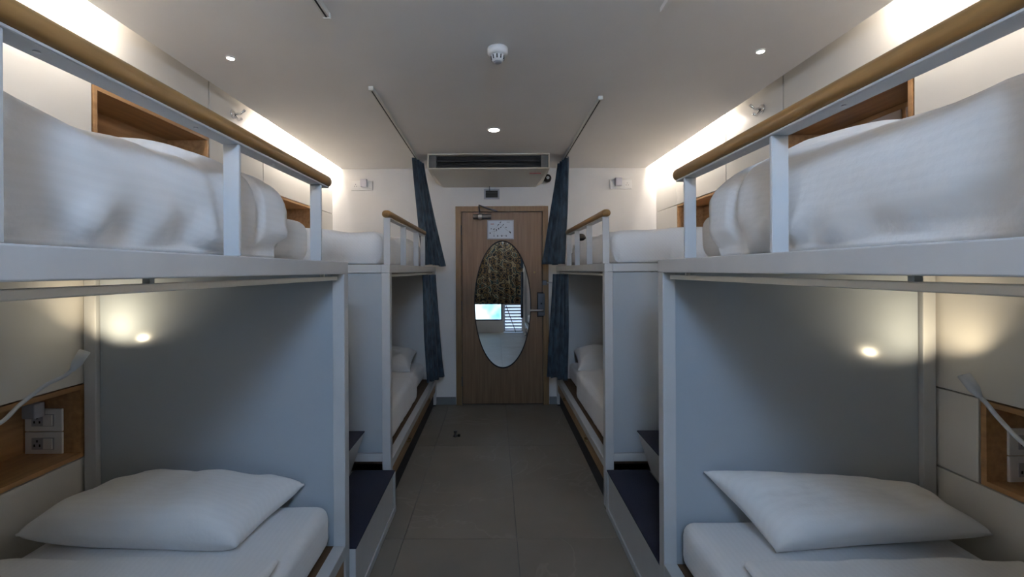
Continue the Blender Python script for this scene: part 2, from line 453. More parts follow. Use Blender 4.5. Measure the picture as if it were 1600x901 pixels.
st = MB().tube([(.24, YF + .12, .66), (.47, YF + .05, .02)], .008, 8).build('thin_pole', M_BLACK); tag(st, 'thin dark pole leaning across the white louvres, seen in the mirror', 'pole')

# ------------------------------------------------------------------ door
d = thing('door_1', (.08, YB, 0), 'wooden veneer room door with frame', None, None, 'structure')
DX0, DX1, DH = -.412, .568, 2.10
fr = MB(); y0, y1 = YB - .035, YB
fr.box(DX0, DX0 + .055, y0, y1, 0, DH); fr.box(DX1 - .055, DX1, y0, y1, 0, DH); fr.box(DX0 + .055, DX1 - .055, y0, y1, DH - .055, DH)
fr.box(DX0 + .055, DX0 + .062, y0 + .012, y1, 0, DH - .055); fr.box(DX1 - .062, DX1 - .055, y0 + .012, y1, 0, DH - .055)
fr.build('door_frame', M_DFRAME, d)
LY = YB - .022
bx('door_gap', M_DARK, d, DX0 + .062, DX1 - .062, YB - .006, YB - .001, .002, DH - .055)
leaf = bx('door_leaf', M_DOOR, d, DX0 + .067, DX1 - .067, LY, YB - .007, .012, DH - .062, .002)
for hz in (.25, 1.05, 1.85):
    MB().lathe([(.006, -.05), (.006, .05)], (DX0 + .062, LY - .004, hz), 'Z', 10).build('hinge', M_DSTEEL, d)
lp = bx('lock_plate', M_DSTEEL, d, .452, .53, LY - .014, LY, 1.424 - .485, 1.424 - .245, .005)
bx('lock_surround', M_BLACK, lp, .446, .536, LY - .004, LY - .0005, 1.424 - .495, 1.424 - .235, .001)
MB().tube([(.505, LY - .014, 1.0), (.505, LY - .05, 1.0), (.49, LY - .055, 1.0), (.37, LY - .055, 1.0)], .010, 10).build('lever_handle', M_STEEL, lp)
MB().lathe([(.008, 0), (.008, -.004)], (.49, LY - .014, 1.07), 'Y', 12).build('key_cylinder', M_BLACK, lp)
ck = bx('guard_latch', M_DSTEEL, d, .50, .545, LY - .045, LY, 1.265, 1.315, .004)
MB().tube([(.54, LY - .03, 1.29), (.655, LY - .03, 1.29)], .007, 8).build('latch_bar', M_STEEL, ck)
bx('strike_plate', M_DSTEEL, d, .516, .524, YB - .042, YB - .0345, .99, 1.13, .001, 1)
MB().lathe([(.011, 0), (.011, -.006), (.006, -.006)], (.42, LY, 1.40), 'Y', 16).build('peephole', M_BRASS, d)
cz = 1.424 + .565
dc = MB().tube([(-.225, LY - .03, cz), (-.035, LY - .03, cz)], .026, 14).build('door_closer', M_DSTEEL, d)
MB().lathe([(.034, -.02), (.036, 0), (.034, .02)], (-.15, LY - .035, cz), 'X', 16).build('closer_collar', M_STEEL, dc)
MB().tube([(-.15, LY - .03, cz + .02), (-.165, LY - .035, cz + .10), (-.165, LY - .06, cz + .115), (.01, LY - .035, cz + .06), (.03, LY - .03, cz + .055)], .008, 8).build('closer_arm', M_DSTEEL, dc)

mi = MB().lathe([(1.0, 0.0), (1.0, -.004)], (0, 0, 0), 'Y', 72, False)
mi.v = [Vector((.082 + p.x * .292, LY - .001 + p.y, 1.424 - .362 + p.z * .662)) for p in mi.v]
om = thing('oval_mirror', (.082, LY, .40), 'tall oval mirror fixed to the wooden door', 'mirror')
mi.build('mirror_glass', M_MIRROR, om)
ri = MB(); n = 72; vs = []; fs = []
for k in range(n):
    a = 2 * math.pi * k / n
    for (q, yy) in ((1.0, LY - .0005), (1.0, LY - .007), (1.022, LY - .007), (1.022, LY - .0005)):
        vs.append((.082 + math.cos(a) * .292 * q * (1.0 if q == 1 else 1.012), yy, 1.062 + math.sin(a) * .662 * q))
for k in range(n):
    for j in range(4):
        fs.append((k * 4 + j, k * 4 + (j + 1) % 4, ((k + 1) % n) * 4 + (j + 1) % 4, ((k + 1) % n) * 4 + j))
ri.add(vs, fs).build('mirror_rim', M_BLACK, om)

ep = thing('evacuation_plan', (.06, LY, 1.75), 'white framed plan sheet on the door above the mirror', 'sign')
px0, px1, pz0, pz1 = -.078, .205, 1.752, 1.955
bx('sheet', M_PAPER, ep, px0 + .008, px1 - .008, LY - .004, LY - .002, pz0 + .008, pz1 - .008)
f_ = MB(); f_.box(px0, px1, LY - .008, LY - .0005, pz0, pz0 + .01); f_.box(px0, px1, LY - .008, LY - .0005, pz1 - .01, pz1)
f_.box(px0, px0 + .01, LY - .008, LY - .0005, pz0 + .01, pz1 - .01); f_.box(px1 - .01, px1, LY - .008, LY - .0005, pz0 + .01, pz1 - .01)
f_.build('frame', M_GREYP, ep)
mk = MB()
def zz(px): return 1.955 - (px - 344) * (.203 / 30.8)
def xx(px): return -.078 + (px - 761.5) * (.283 / 42.5)
for (zx, zy, w_, h_, sl) in ((478, 578, 22, 14, 1), (441, 617, 22, 14, 1), (520, 617, 22, 14, 1), (482, 657, 24, 16, 1), (372, 687, 22, 16, 1), (330, 680, 16, 14, 0), (412, 700, 16, 26, 0), (447, 680, 16, 26, 0),
                            (566, 660, 16, 18, 0), (630, 738, 24, 26, -1), (312, 749, 18, 18, 0), (374, 796, 10, 26, 0), (433, 796, 14, 26, 0), (498, 796, 16, 26, 0), (568, 796, 12, 26, 0), (600, 576, 50, 5, 0)):
    X, Z = xx(735 + zx * .1), zz(290 + zy * .1); a, h2 = w_ * .1 * .00666 / 2, h_ * .1 * .00666 / 2
    k = a * .8 * sl
    mk.prism([(X - a, Z - h2 - k), (X + a, Z - h2 + k), (X + a, Z + h2 + k), (X - a, Z + h2 - k)], 'Y', LY - .0048, LY - .0041)
for (ax, az, bx_, bz) in ((372, 790, 380, 690), (380, 690, 470, 600), (470, 600, 560, 690), (470, 790, 560, 790), (560, 690, 630, 740), (330, 730, 420, 720)):
    P, Q = Vector((xx(735 + ax * .1), zz(290 + az * .1))), Vector((xx(735 + bx_ * .1), zz(290 + bz * .1)))
    n2 = Vector((-(Q - P).y, (Q - P).x)).normalized() * .0007
    mk.prism([tuple(P - n2), tuple(Q - n2), tuple(Q + n2), tuple(P + n2)], 'Y', LY - .0047, LY - .0041)
mk.build('print', M_INK, ep)
bx('red_heading', M_RED, ep, xx(767), xx(772.5), LY - .0047, LY - .0041, zz(351), zz(350))

# vent above the door
v = thing('wall_vent', (-.02, YB, 2.17), 'small square louvred vent above the door', 'vent')
vx0, vx1, vz0, vz1 = -.110, .055, 2.178, 2.287
f_ = MB()
f_.box(vx0, vx1, YB - .012, YB, vz0, vz0 + .016); f_.box(vx0, vx1, YB - .012, YB, vz1 - .016, vz1)
f_.box(vx0, vx0 + .018, YB - .012, YB, vz0 + .016, vz1 - .016); f_.box(vx1 - .018, vx1, YB - .012, YB, vz0 + .016, vz1 - .016)
f_.build('frame', M_GREYP, v)
bx('backing', M_BLACK, v, vx0 + .018, vx1 - .018, YB - .003, YB - .0005, vz0 + .016, vz1 - .016)
for k in range(6):
    z = vz0 + .020 + k * .0125
    MB().prism([(YB - .011, z), (YB - .010, z - .001), (YB - .004, z + .006), (YB - .005, z + .007)], 'X', vx0 + .018, vx1 - .018).build('slat', M_DGREY, v)

# ------------------------------------------------------------------ air conditioner
ac = thing('air_conditioner', (-.05, 4.3, 2.31), 'ivory ceiling-mounted air conditioner over the door', 'air conditioner')
ax0, ax1, ay = -.617, .514, 4.02
TOPZ = ZC - .002
m_ = MB()
m_.box(ax0, ax1, ay, YB - .002, TOPZ - .012, TOPZ)
m_.box(ax0, ax0 + .012, ay, YB - .002, 2.375, TOPZ - .012); m_.box(ax1 - .012, ax1, ay, YB - .002, 2.375, TOPZ - .012)
m_.box(ax0 + .012, ax1 - .012, ay + .22, YB - .002, 2.375, TOPZ - .012)
m_.build('casing', M_ACW, ac, .002, 1)
belly = MB(); ins = .075
belly.add([(ax0, ay - .004, 2.372), (ax1, ay - .004, 2.372), (ax1, YB - .002, 2.372), (ax0, YB - .002, 2.372),
           (ax0 + .02, ay + .02, 2.355), (ax1 - .02, ay + .02, 2.355), (ax1 - ins, YB - .002, 2.305), (ax0 + ins, YB - .002, 2.305),
           (ax0, ay - .004, 2.362), (ax1, ay - .004, 2.362), (ax1, YB - .002, 2.35), (ax0, YB - .002, 2.35)],
          [(0, 1, 2, 3), (4, 7, 6, 5), (0, 8, 9, 1), (8, 4, 5, 9), (1, 9, 10, 2), (9, 5, 6, 10), (2, 10, 11, 3), (10, 6, 7, 11), (3, 11, 8, 0), (11, 7, 4, 8)])
belly = belly.build('bottom_cover', M_ACW, ac, .003)
bx('outlet_recess', M_BLACK, ac, ax0 + .085, ax1 - .085, ay + .06, ay + .219, 2.376, TOPZ - .013)
for sx0, sx1 in ((ax0 + .0125, ax0 + .08), (ax1 - .08, ax1 - .0125)):
    bx('outlet_cheek', M_DGREY, ac, sx0, sx1, ay + .02, ay + .219, 2.376, TOPZ - .013, .003)
MB().prism([(ay + .018, 2.432), (ay + .022, 2.446), (ay + .075, 2.456), (ay + .078, 2.442)], 'X', ax0 + .082, ax1 - .082).build('louvre_vane', M_DSTEEL, ac, .001, 1)
MB().prism([(ay + .03, 2.385), (ay + .034, 2.395), (ay + .056, 2.40), (ay + .056, 2.388)], 'X', ax0 + .082, ax1 - .082).build('louvre_vane', M_DSTEEL, ac, .001, 1)
MB().prism([(ay + .11, 2.338), (ay + .118, 2.338), (ay + .118, 2.345), (ay + .11, 2.345)], 'X', .335, .445).build('maker_badge', M_RED, belly)
MB().tube([(-.05, YB - .04, 2.312), (-.05, YB - .02, 2.29), (-.049, YB - .004, 2.25)], .004, 6).build('drain_wire', M_BLACK, ac)
# dome camera
sc = thing('security_camera', (.55, 4.58, 2.36), 'small round black camera on the wall beside the air conditioner', 'camera')
MB().lathe([(.032, .0), (.034, -.02), (.028, -.045)], (.556, YB, 2.382), 'Y', 20).build('mount', M_GREYP, sc)
MB().lathe([(.010, -.046), (.034, -.050), (.042, -.070), (.040, -.092), (.028, -.108), (.012, -.113)], (.556, YB, 2.382), 'Y', 24).build('camera_ball', M_BLACK, sc)
MB().lathe([(.016, -.1135), (.016, -.117), (.011, -.117)], (.556, YB, 2.382), 'Y', 20).build('lens_ring', M_STEEL, sc)

# ------------------------------------------------------------------ ceiling fixtures
def downlight(name, x, y, r, m, label):
    t_ = thing(name, (x, y, ZC), label, 'ceiling light')
    MB().lathe([(r * 1.28, 0), (r * 1.25, -.006), (r * 1.02, -.008), (r * 1.02, -.003)], (x, y, ZC - .0005), 'Z', 32).build('trim_ring', M_WHITEP, t_)
    MB().lathe([(r, -.003), (r * .98, -.0065), (r * .6, -.0078)], (x, y, ZC - .0005), 'Z', 32).build('lens', m, t_)
downlight('downlight', 0, 3.345, .040, M_LED_DOWN, 'round lit downlight in the ceiling before the air conditioner')
downlight('pin_spot', -1.33, 2.20, .016, M_LED_SPOT, 'tiny lit pin spot in the ceiling above the left bunks')
downlight('pin_spot', 1.325, 2.16, .016, M_LED_SPOT, 'tiny lit pin spot in the ceiling above the right bunks')
sd = thing('smoke_detector', (.02, 2.13, ZC), 'white round smoke detector on the ceiling', 'smoke detector')
MB().lathe([(.050, 0), (.050, -.022), (.044, -.032), (.034, -.034)], (.02, 2.13, ZC - .0005), 'Z', 36).build('base', M_WHITEP, sd)
hd = MB().lathe([(.034, -.034), (.031, -.05), (.026, -.062), (.020, -.064)], (.02, 2.13, ZC - .0005), 'Z', 36).build('sensor_head', M_WHITEP, sd)
MB().lathe([(.020, -.0642), (.019, -.067), (.012, -.069)], (.02, 2.13, ZC - .0005), 'Z', 28).build('sensor_cap', M_GREYP, sd)
for k in range(10):
    a = 2 * math.pi * k / 10 + .2
    cx, cy = .02 + .0325 * math.cos(a), 2.13 + .0325 * math.sin(a)
    MB().tube([(cx, cy, ZC - .038), (.02 + .029 * math.cos(a), 2.13 + .029 * math.sin(a), ZC - .056)], .0032, 6).build('slot', M_BLACK, hd)

# cove LED strips (2 per side)
for s, nm in ((-1, 'left'), (1, 'right')):
    for (y0, y1, wh) in ((YF + .05, DIVS[s][0] - .03, 'near'), (DIVS[s][1] + .03, YB - .03, 'far')):
        t_ = thing('cove_light', (s * XC, (y0 + y1) / 2, 2.53), 'glowing light strip in the ceiling cove over the %s %s bunk' % (wh, nm), 'light strip', 'cove light strips')
        bx('strip_channel', M_ALU, t_, s * (XC + .0005), s * (XC + .005), y0, y1, 2.530, 2.566)
        bx('led_strip', M_LED_COVE, t_, s * (XC + .0055), s * (XC + .008), y0 + .01, y1 - .01, 2.538, 2.558)

# curtain tracks on the ceiling
def track(s, x0, x1, y0, y1, label):
    t_ = thing('curtain_track', ((x0 + x1) / 2, (y0 + y1) / 2, ZC), label, 'curtain track', 'ceiling curtain tracks')
    w_ = .012
    MB().prism([(x0 - w_, y0), (x0 + w_, y0), (x1 + w_, y1), (x1 - w_, y1)], 'Z', ZC - .022, ZC - .0005).build('track_rail', M_ALU, t_)
    MB().prism([(x0 - .004, y0 - .001), (x0 + .004, y0 - .001), (x1 + .004, y1 + .001), (x1 - .004, y1 + .001)], 'Z', ZC - .0225, ZC - .018).build('track_slot', M_BLACK, t_)
    bx('end_cap', M_ALU, t_, x0 - .015, x0 + .015, y0 - .012, y0, ZC - .026, ZC - .0005, .002, 1)
track(-1, -.72, -.745, 2.56, 4.40, 'white ceiling track above the far left bunk rail')
track(1, .665, .675, 2.72, 4.40, 'white ceiling track above the far right bunk rail')
t_ = thing('curtain_track', (-.70, .6, ZC), 'white ceiling track ending at the top edge, above the near left bunk', 'curtain track', 'ceiling curtain tracks')
bx('track_rail', M_ALU, t_, -.71, -.686, -.4, 1.82, ZC - .022, ZC - .0005); bx('track_slot', M_BLACK, t_, -.702, -.694, -.4, 1.821, ZC - .0225, ZC - .018)
bx('end_cap', M_ALU, t_, -.713, -.683, 1.82, 1.832, ZC - .026, ZC - .0005, .002, 1)
t_ = thing('curtain_track', (.70, .6, ZC), 'white ceiling track ending at the top edge, above the near right bunk', 'curtain track', 'ceiling curtain tracks')
bx('track_rail', M_CEIL, t_, .69, .714, -.4, 1.80, ZC - .022, ZC - .0005)

# ------------------------------------------------------------------ bunk beds
def bunk(s, xa, y0, y1, panel_at, guard_ys, rail0, rail1, label):
    P = .05; xw = XW - .012; base = thing('bunk_bed', (s * (xa + xw) / 2, (y0 + y1) / 2, 0), label, 'bunk bed', 'white steel bunk beds')
    X = lambda a: s * a
    ends = ((y0, y0 + P), (y1 - P, y1))
    for (a, b_) in ends:
        for (u, w_) in ((xa, xa + P), (xw - P, xw)):
            zt = DECK - .05
            bx('post', M_METAL, base, X(u), X(w_), a, b_, .012, zt, .003)
    for (u, w_) in ((xa, xa + P), ):
        for (a, b_) in ends:
            bx('post_foot', M_BLACK, base, X(u + .004), X(w_ - .004), a + .004, b_ - .004, 0, .012)
    # upper frame
    bx('upper_side_beam', M_METAL, base, X(xa), X(xa + P), y0, y1, DECK - .05, DECK, .003)
    bx('upper_side_beam', M_METAL, base, X(xw - P), X(xw), y0, y1, DECK - .05, DECK, .003)
    for (a, b_) in ends:
        bx('upper_end_beam', M_METAL, base, X(xa + P), X(xw - P), a, b_, DECK - .05, DECK, .003)
    bx('upper_deck', M_METAL, base, X(xa + P), X(xw - P), y0 + P, y1 - P, DECK - .03, DECK - .002)
    # lower frame
    bx('lower_side_beam', M_METAL, base, X(xa), X(xa + P), y0 + P, y1 - P, LOW - .05, LOW, .003)
    bx('lower_deck', M_DECK, base, X(xa + P), X(xw), y0 + P, y1 - P, LOW - .03, LOW - .002)
    ym = (y0 + y1) / 2
    for (a, b_) in ((y0 + P + .004, ym - .003), (ym + .003, y1 - P - .004)):
        dr = bx('drawer_front', M_DRAWER, base, X(xa + .006), X(xa + .024), a, b_, .148, LOW - .054, .002, 1)
        hy = (a + b_) / 2
        MB().tube([(X(xa + .006), hy - .03, .21), (X(xa - .014), hy - .025, .21), (X(xa - .014), hy + .025, .21), (X(xa + .006), hy + .03, .21)], .005, 8).build('drawer_handle', M_BRASS, dr)
    bx('floor_shade_strip', M_DARK, base, X(xa + .026), X(xa + .04), y0 + P, y1 - P, .001, LOW - .031)  # dark strip standing in for the shaded floor below the drawers
    # end panel
    if panel_at == 'far':
        py0, py1 = y1 - .032, y1 - .012
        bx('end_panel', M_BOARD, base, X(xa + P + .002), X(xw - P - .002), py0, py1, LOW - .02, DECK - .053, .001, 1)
    else:
        py0, py1 = y0 + .012, y0 + .032
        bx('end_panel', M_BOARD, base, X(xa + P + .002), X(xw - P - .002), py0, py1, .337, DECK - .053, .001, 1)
        bx('lower_end_rail', M_METAL, base, X(xa + P), X(xw - P), y0, y0 + P, .288, .334, .003)
    # guard rail
    for gy in guard_ys:
        bx('guard_post', M_METAL, base, X(xa + .006), X(xa + .046), gy, gy + .010, DECK, 1.739, .0015, 1)
    bx('guard_bar', M_METAL, base, X(xa + .004), X(xa + .048), rail0 + .03, rail1 - .03, 1.739, 1.745, .0015, 1)
    vs, fs = soft_mesh(*sorted((X(xa - .001), X(xa + .053))), rail0, rail1, 1.745, 1.789, .0205, .2)
    hr = MB().add(vs, fs, True).build('handrail', M_RAILW, base)
    yy = rail0 + .15
    while yy < rail1:
        MB().lathe([(.0045, 0), (.0045, -.0015), (.002, -.0015)], (X(xa + .026), yy, 1.739), 'Z', 8).build('screw', M_STEEL, base)
        yy += .33
    # curtain rail of the lower berth
    e0, e1 = y0 + P + .004, y1 - P - .004
    cr = bx('curtain_rail', M_ALU, base, X(xa + .026), X(xa + .048), e0, e1, 1.386, 1.402, .002, 1)
    bx('rail_slot', M_BLACK, cr, X(xa + .034), X(xa + .040), e0, e1, 1.3855, 1.387)
    for q in (.03, .5, .93):
        yb = e0 + (e1 - e0) * q
        bx('rail_bracket', M_ALU, cr, X(xa + .030), X(xa + .044), yb, yb + .012, 1.402, DECK - .05)
    return base

XL, XR = .625, .65
NL1, NR1 = 1.856, 1.735
FL0, FR0 = 2.59, 2.577
FE = YB - .014
bunk(-1, XL, NL1 - 2.06, NL1, 'far', (.041, .551, 1.076, 1.583), -.19, 1.686, 'white bunk bed with wooden handrail, nearest on the left')
bunk(1, XR, NR1 - 2.06, NR1, 'far', (.03, .49, 1.028, 1.50), -.30, 1.60, 'white bunk bed with wooden handrail, nearest on the right')
bunk(-1, XL, FL0, FE, 'near', (2.63, 3.10, 3.60, 3.94), 2.605, 4.0, 'white bunk bed by the end wall, far left')
bunk(1, XR, FR0, FE, 'near', (2.64, 3.10, 3.56, 3.94), 2.615, 4.0, 'white bunk bed by the end wall, far right')

# ------------------------------------------------------------------ steps between the bunks
def steps(s, xo, y0, y1, label):
    base = thing('bunk_steps', (s * 1.15, (y0 + y1) / 2, 0), label, 'steps', 'carpeted steps between bunks')
    rise, run = .243, .17
    xw = XW - .004
    for k in range(4):
        z0, z1 = rise * k, rise * (k + 1); x1 = xo + run * k
        xb = x1 if k == 0 else x1 + .08
        yy1 = y1 if k == 0 else y1 - .03
        MB().prism([(s * xb, z0 + .0005), (s * xw, z0 + .0005), (s * xw, z1 - .008), (s * x1, z1 - .008)], 'Y', y0, yy1).build('step_body', M_METAL, base, .0015, 1)
        xin = xw if k == 3 else x1 + run + .075
        bx('step_carpet', M_CARPET, base, s * (x1 - .002), s * (xin if k == 3 else xin), y0 + .001, yy1 - .001, z1 - .0075, z1, .001, 1)
    bx('kick_strip', M_METAL, base, s * (xo - .008), s * (xo - .0005), y0 + .002, y1 - .002, .001, .035, .001, 1)
    bx('corner_strip', M_METAL, base, s * (xo - .006), s * (xo - .0005), y1 - .035, y1 - .001, .036, rise - .01, .001, 1)
steps(-1, .60, NL1 + .004, FL0 - .006, 'navy carpeted white steps between the left bunks')
steps(1, .657, NR1 + .004, FR0 - .006, 'navy carpeted white steps between the right bunks')

# ------------------------------------------------------------------ bedding
def sag(seed, a=.006, s=5.0):
    def fn(p, n_):
        return n_ * (nz3(p, s, seed) * a + nz3(p, s * 3, seed) * a * .35)
    return fn
def mattress(s, xa, y0, y1, z0, z1, label, seed, inset=.058):
    sg = sag(seed, .003, 4)
    def fn(p, n_):
        o_ = sg(p, n_)
        if p.z + o_.z < z0 + .001: o_.z = z0 + .001 - p.z
        return o_
    o = soft('mattress', M_SHEET, None, s * (xa + inset), s * (XW - (.085 if inset < .1 else .135)), y0, y1, z0, z1, .05, fn, .05)
    tag(o, label, 'mattress', 'white mattresses'); return o
def duvet(s, xa, y0, y1, z0, z1, label, seed, crown=.05, pucker=.012, creases=(), r=.075, xin=.062, step=.025, shell=None, bumps=(), tuck=.018, rid=.012):
    xo = xa + xin; xi = XW - .05; zc = (z0 + z1) / 2; xm = (xo + xi) / 2; hw = (xi - xo) / 2
    def fn(p, n_):
        u = max(-1, min(1, (abs(p.x) - xm) / hw))
        up = smooth01(zc, z1, p.z)
        off = Vector((0, 0, crown * (1 - u * u) * up))
        lum = nz3(p, 2.6, seed) * .016 + nz3(p, 6, seed + 3) * .009 + abs(nz3(Vector((p.x, p.y * 1.0 + p.z * 1.2, p.z * .4)), 4.5, seed + 7)) * -rid
        if n_.z > -.5: off += n_ * lum * (.35 + .65 * up)
        low = 1 - smooth01(z0, z0 + (z1 - z0) * .55, p.z)
        # slanting gathers where the cloth is tucked under
        ph = p.y * 26 + p.z * 38 + 7 * nz3(p, 3.1, seed + 9)
        g_ = (math.sin(ph) * .75 + nz3(p, 13, seed + 5)) * pucker * low ** .7 * (.25 + 1.6 * abs(nz3(p, 2.2, seed + 1)))
        side = abs(n_.x) + abs(n_.y)
        off += Vector((n_.x, n_.y, 0)) * (g_ - low * low * tuck) * min(1, side)
        for (bx_, by_, ba_, bw_) in bumps:
            off.z += ba_ * up * math.exp(-((abs(p.x) - bx_) ** 2 + (p.y - by_) ** 2) / (bw_ * bw_))
        for (cy, dep, w_) in creases:
            q = (p.y + .10 * (p.z - zc) - cy) / w_
            if n_.z > -.3: off += n_ * (-dep * math.exp(-q * q))
        if p.z + off.z < z0 + .002: off.z = z0 + .002 - p.z
        lim = xa + .054; lim2 = xa + .100
        if abs(p.x + off.x) < lim: off.x = s * lim - p.x
        elif shell is not None and abs(p.x) < xo + r and z0 + r * 1.2 > p.z and abs(p.x + off.x) > lim2: off.x = s * lim2 - p.x
        if shell is not None and p.y < y0 + r and p.z < z0 + r * 1.2 and p.y + off.y > y0 + .035: off.y = y0 + .035 - p.y
        if p.y + off.y < y0 - .012: off.y = y0 - .012 - p.y
        return off
    vs, fs = soft_mesh(min(s * xo, s * xi), max(s * xo, s * xi), y0, y1, z0, z1, r, step, fn)
    if shell is not None:      # a cover hanging over the mattress: open below and at the pillow end
        keep = []
        for f in fs:
            cz_ = sum(vs[i].z for i in f) / 4; cy_ = sum(vs[i].y for i in f) / 4
            if max(vs[i].z for i in f) < z0 + .008: continue
            if cy_ > y1 - r * .6 and min(vs[i].z for i in f) < shell + .012: continue
            if abs(sum(vs[i].x for i in f) / 4) > xi - r * .4 and cz_ < shell: continue
            if cy_ > y1 - r * 1.3 and min(vs[i].z for i in f) < shell + .012 and max(abs(vs[i].x) for i in f) > xa + (.115 if step < .02 else .095): continue
            keep.append(f)
        fs = keep
    o = MB().add(vs, fs, True).build('duvet', M_SHEET, recalc=False)
    if shell is not None:
        md = o.modifiers.new('cloth_thickness', 'SOLIDIFY'); md.thickness = .012; md.offset = -1
    tag(o, label, 'duvet', 'white duvets'); return o

def pillow(corners, T, label, seed, up=None, cat='pillow', group='white pillows', zmin=None, n=56, under=.45):
    """corners FL, FR, BR, BL; bulges T along the normal on top, under*T below"""
    FL, FR, BR, BL = [Vector(c) for c in corners]
    nrm = (FR - FL).cross(BL - FL).normalized()
    if nrm.z < 0: nrm = -nrm
    vs = []; fs = []
    def grid(sign):
        ids = []
        for i in range(n + 1):
            row = []
            for j in range(n + 1):
                u, v_ = i / n * 2 - 1, j / n * 2 - 1
                # edges drawn in between the corner tips
                uu = u * (1 - .06 * (1 - v_ ** 2) * abs(u)); vv = v_ * (1 - .08 * (1 - u ** 2) * abs(v_))
                a, b_ = (uu + 1) / 2, (vv + 1) / 2
                p = FL.lerp(FR, a).lerp(BL.lerp(BR, a), b_)
                e_ = ((1 - abs(u) ** 3.6) * (1 - abs(v_) ** 3.6)) ** .48
                wr = 1 + .22 * nz3(p, 6, seed) + .10 * nz3(p, 15, seed)
                rad = noise.noise(Vector((math.atan2(v_, u) * 3.0, seed, 0))) * .10 * e_ * (1 - e_) * 4
                hgt = T * e_ * (wr + rad) if sign > 0 else -T * under * e_
                pt = p + nrm * (hgt + sign * .004)
                if zmin is not None and pt.z < zmin: pt.z = zmin + (.0015 if sign > 0 else 0)
                row.append(len(vs)); vs.append(pt)
            ids.append(row)
        for i in range(n):
            for j in range(n):
                q = (ids[i][j], ids[i + 1][j], ids[i + 1][j + 1], ids[i][j + 1])
                fs.append(q if sign > 0 else q[::-1])
        return ids
    t_ = grid(1); b_ = grid(-1)
    edge_t = [t_[i][0] for i in range(n)] + [t_[n][j] for j in range(n)] + [t_[i][n] for i in range(n, 0, -1)] + [t_[0][j] for j in range(n, 0, -1)]
    edge_b = [b_[i][0] for i in range(n)] + [b_[n][j] for j in range(n)] + [b_[i][n] for i in range(n, 0, -1)] + [b_[0][j] for j in range(n, 0, -1)]
    k = len(edge_t)
    for i in range(k):
        fs.append((edge_t[i], edge_b[i], edge_b[(i + 1) % k], edge_t[(i + 1) % k]))
    o = MB().add(vs, fs, True).build('pillow', M_PILLOW)
    tag(o, label, cat, group); return o

MT = .462
# near lower berths
mattress(-1, XL, NL1 - 1.98, NL1 - .045, LOW, MT, 'white mattress of the near left lower berth', 1.0)
mattress(1, XR, NR1 - 1.98, NR1 - .045, LOW, MT, 'white mattress of the near right lower berth', 2.0)
duvet(-1, XL, -.1, 1.415, MT + .006, MT + .045, 'white duvet spread flat on the near left lower berth', 3.0, .006, .0, r=.02, xin=.075)
duvet(1, XR, -.2, 1.385, MT + .006, MT + .045, 'white duvet spread flat on the near right lower berth', 4.0, .006, .0, r=.02, xin=.13)
pillow(((-1.63, 1.475, .535), (-.875, 1.465, .500), (-.79, 1.795, .545), (-1.55, 1.795, .555)), .100, 'plump white pillow on the near left lower berth', 1.3, zmin=MT + .006, under=.8)
pillow(((.925, 1.435, .490), (1.645, 1.44, .540), (1.60, 1.675, .585), (.80, 1.675, .645)), .095, 'plump white pillow on the near right lower berth', 4.6, zmin=MT + .006, under=.85)
# near upper berths
mattress(-1, XL, NL1 - 1.94, NL1 - .05, DECK, 1.628, 'white mattress of the near left upper berth', 5.0, inset=.138)
mattress(1, XR, NR1 - 1.94, NR1 - .05, DECK, 1.628, 'white mattress of the near right upper berth', 6.0, inset=.138)
duvet(-1, XL, NL1 - 2.0, 1.50, DECK, 1.695, 'thick rumpled white duvet on the near left upper berth', 7.0, .055, .042, ((1.10, .012, .03), (1.28, .030, .012)), shell=1.64, step=.018, tuck=.034, rid=.024, bumps=((.95, 1.22, .06, .2),))
duvet(1, XR, NR1 - 2.0, 1.50, DECK, 1.695, 'thick rumpled white duvet on the near right upper berth', 8.2, .052, .042, ((1.31, .030, .012),), shell=1.64, step=.018, tuck=.034, rid=.024, bumps=((1.02, 1.25, .085, .24),))
# far upper berths
mattress(-1, XL, FL0 + .10, FE - .06, DECK, 1.60, 'white mattress of the far left upper berth', 9.0, inset=.118)
mattress(1, XR, FR0 + .10, FE - .06, DECK, 1.60, 'white mattress of the far right upper berth', 10.0, inset=.118)
duvet(-1, XL, FL0 + .025, 4.05, DECK, 1.665, 'folded white duvet on the far left upper berth', 11.0, .02, .008, ((2.72, .02, .02),), r=.06, shell=1.612)
duvet(1, XR, FR0 + .025, 4.05, DECK, 1.665, 'folded white duvet on the far right upper berth', 12.0, .02, .008, ((2.72, .02, .02),), r=.06, shell=1.612)
pillow(((-1.5, 4.12, 1.65), (-.80, 4.12, 1.65), (-.80, 4.52, 1.68), (-1.5, 4.52, 1.68)), .09, 'white pillow at the head of the far left upper berth', 2.2, zmin=1.612)
pillow(((.82, 4.12, 1.65), (1.5, 4.12, 1.65), (1.5, 4.52, 1.68), (.82, 4.52, 1.68)), .09, 'white pillow at the head of the far right upper berth', 3.2, zmin=1.612)
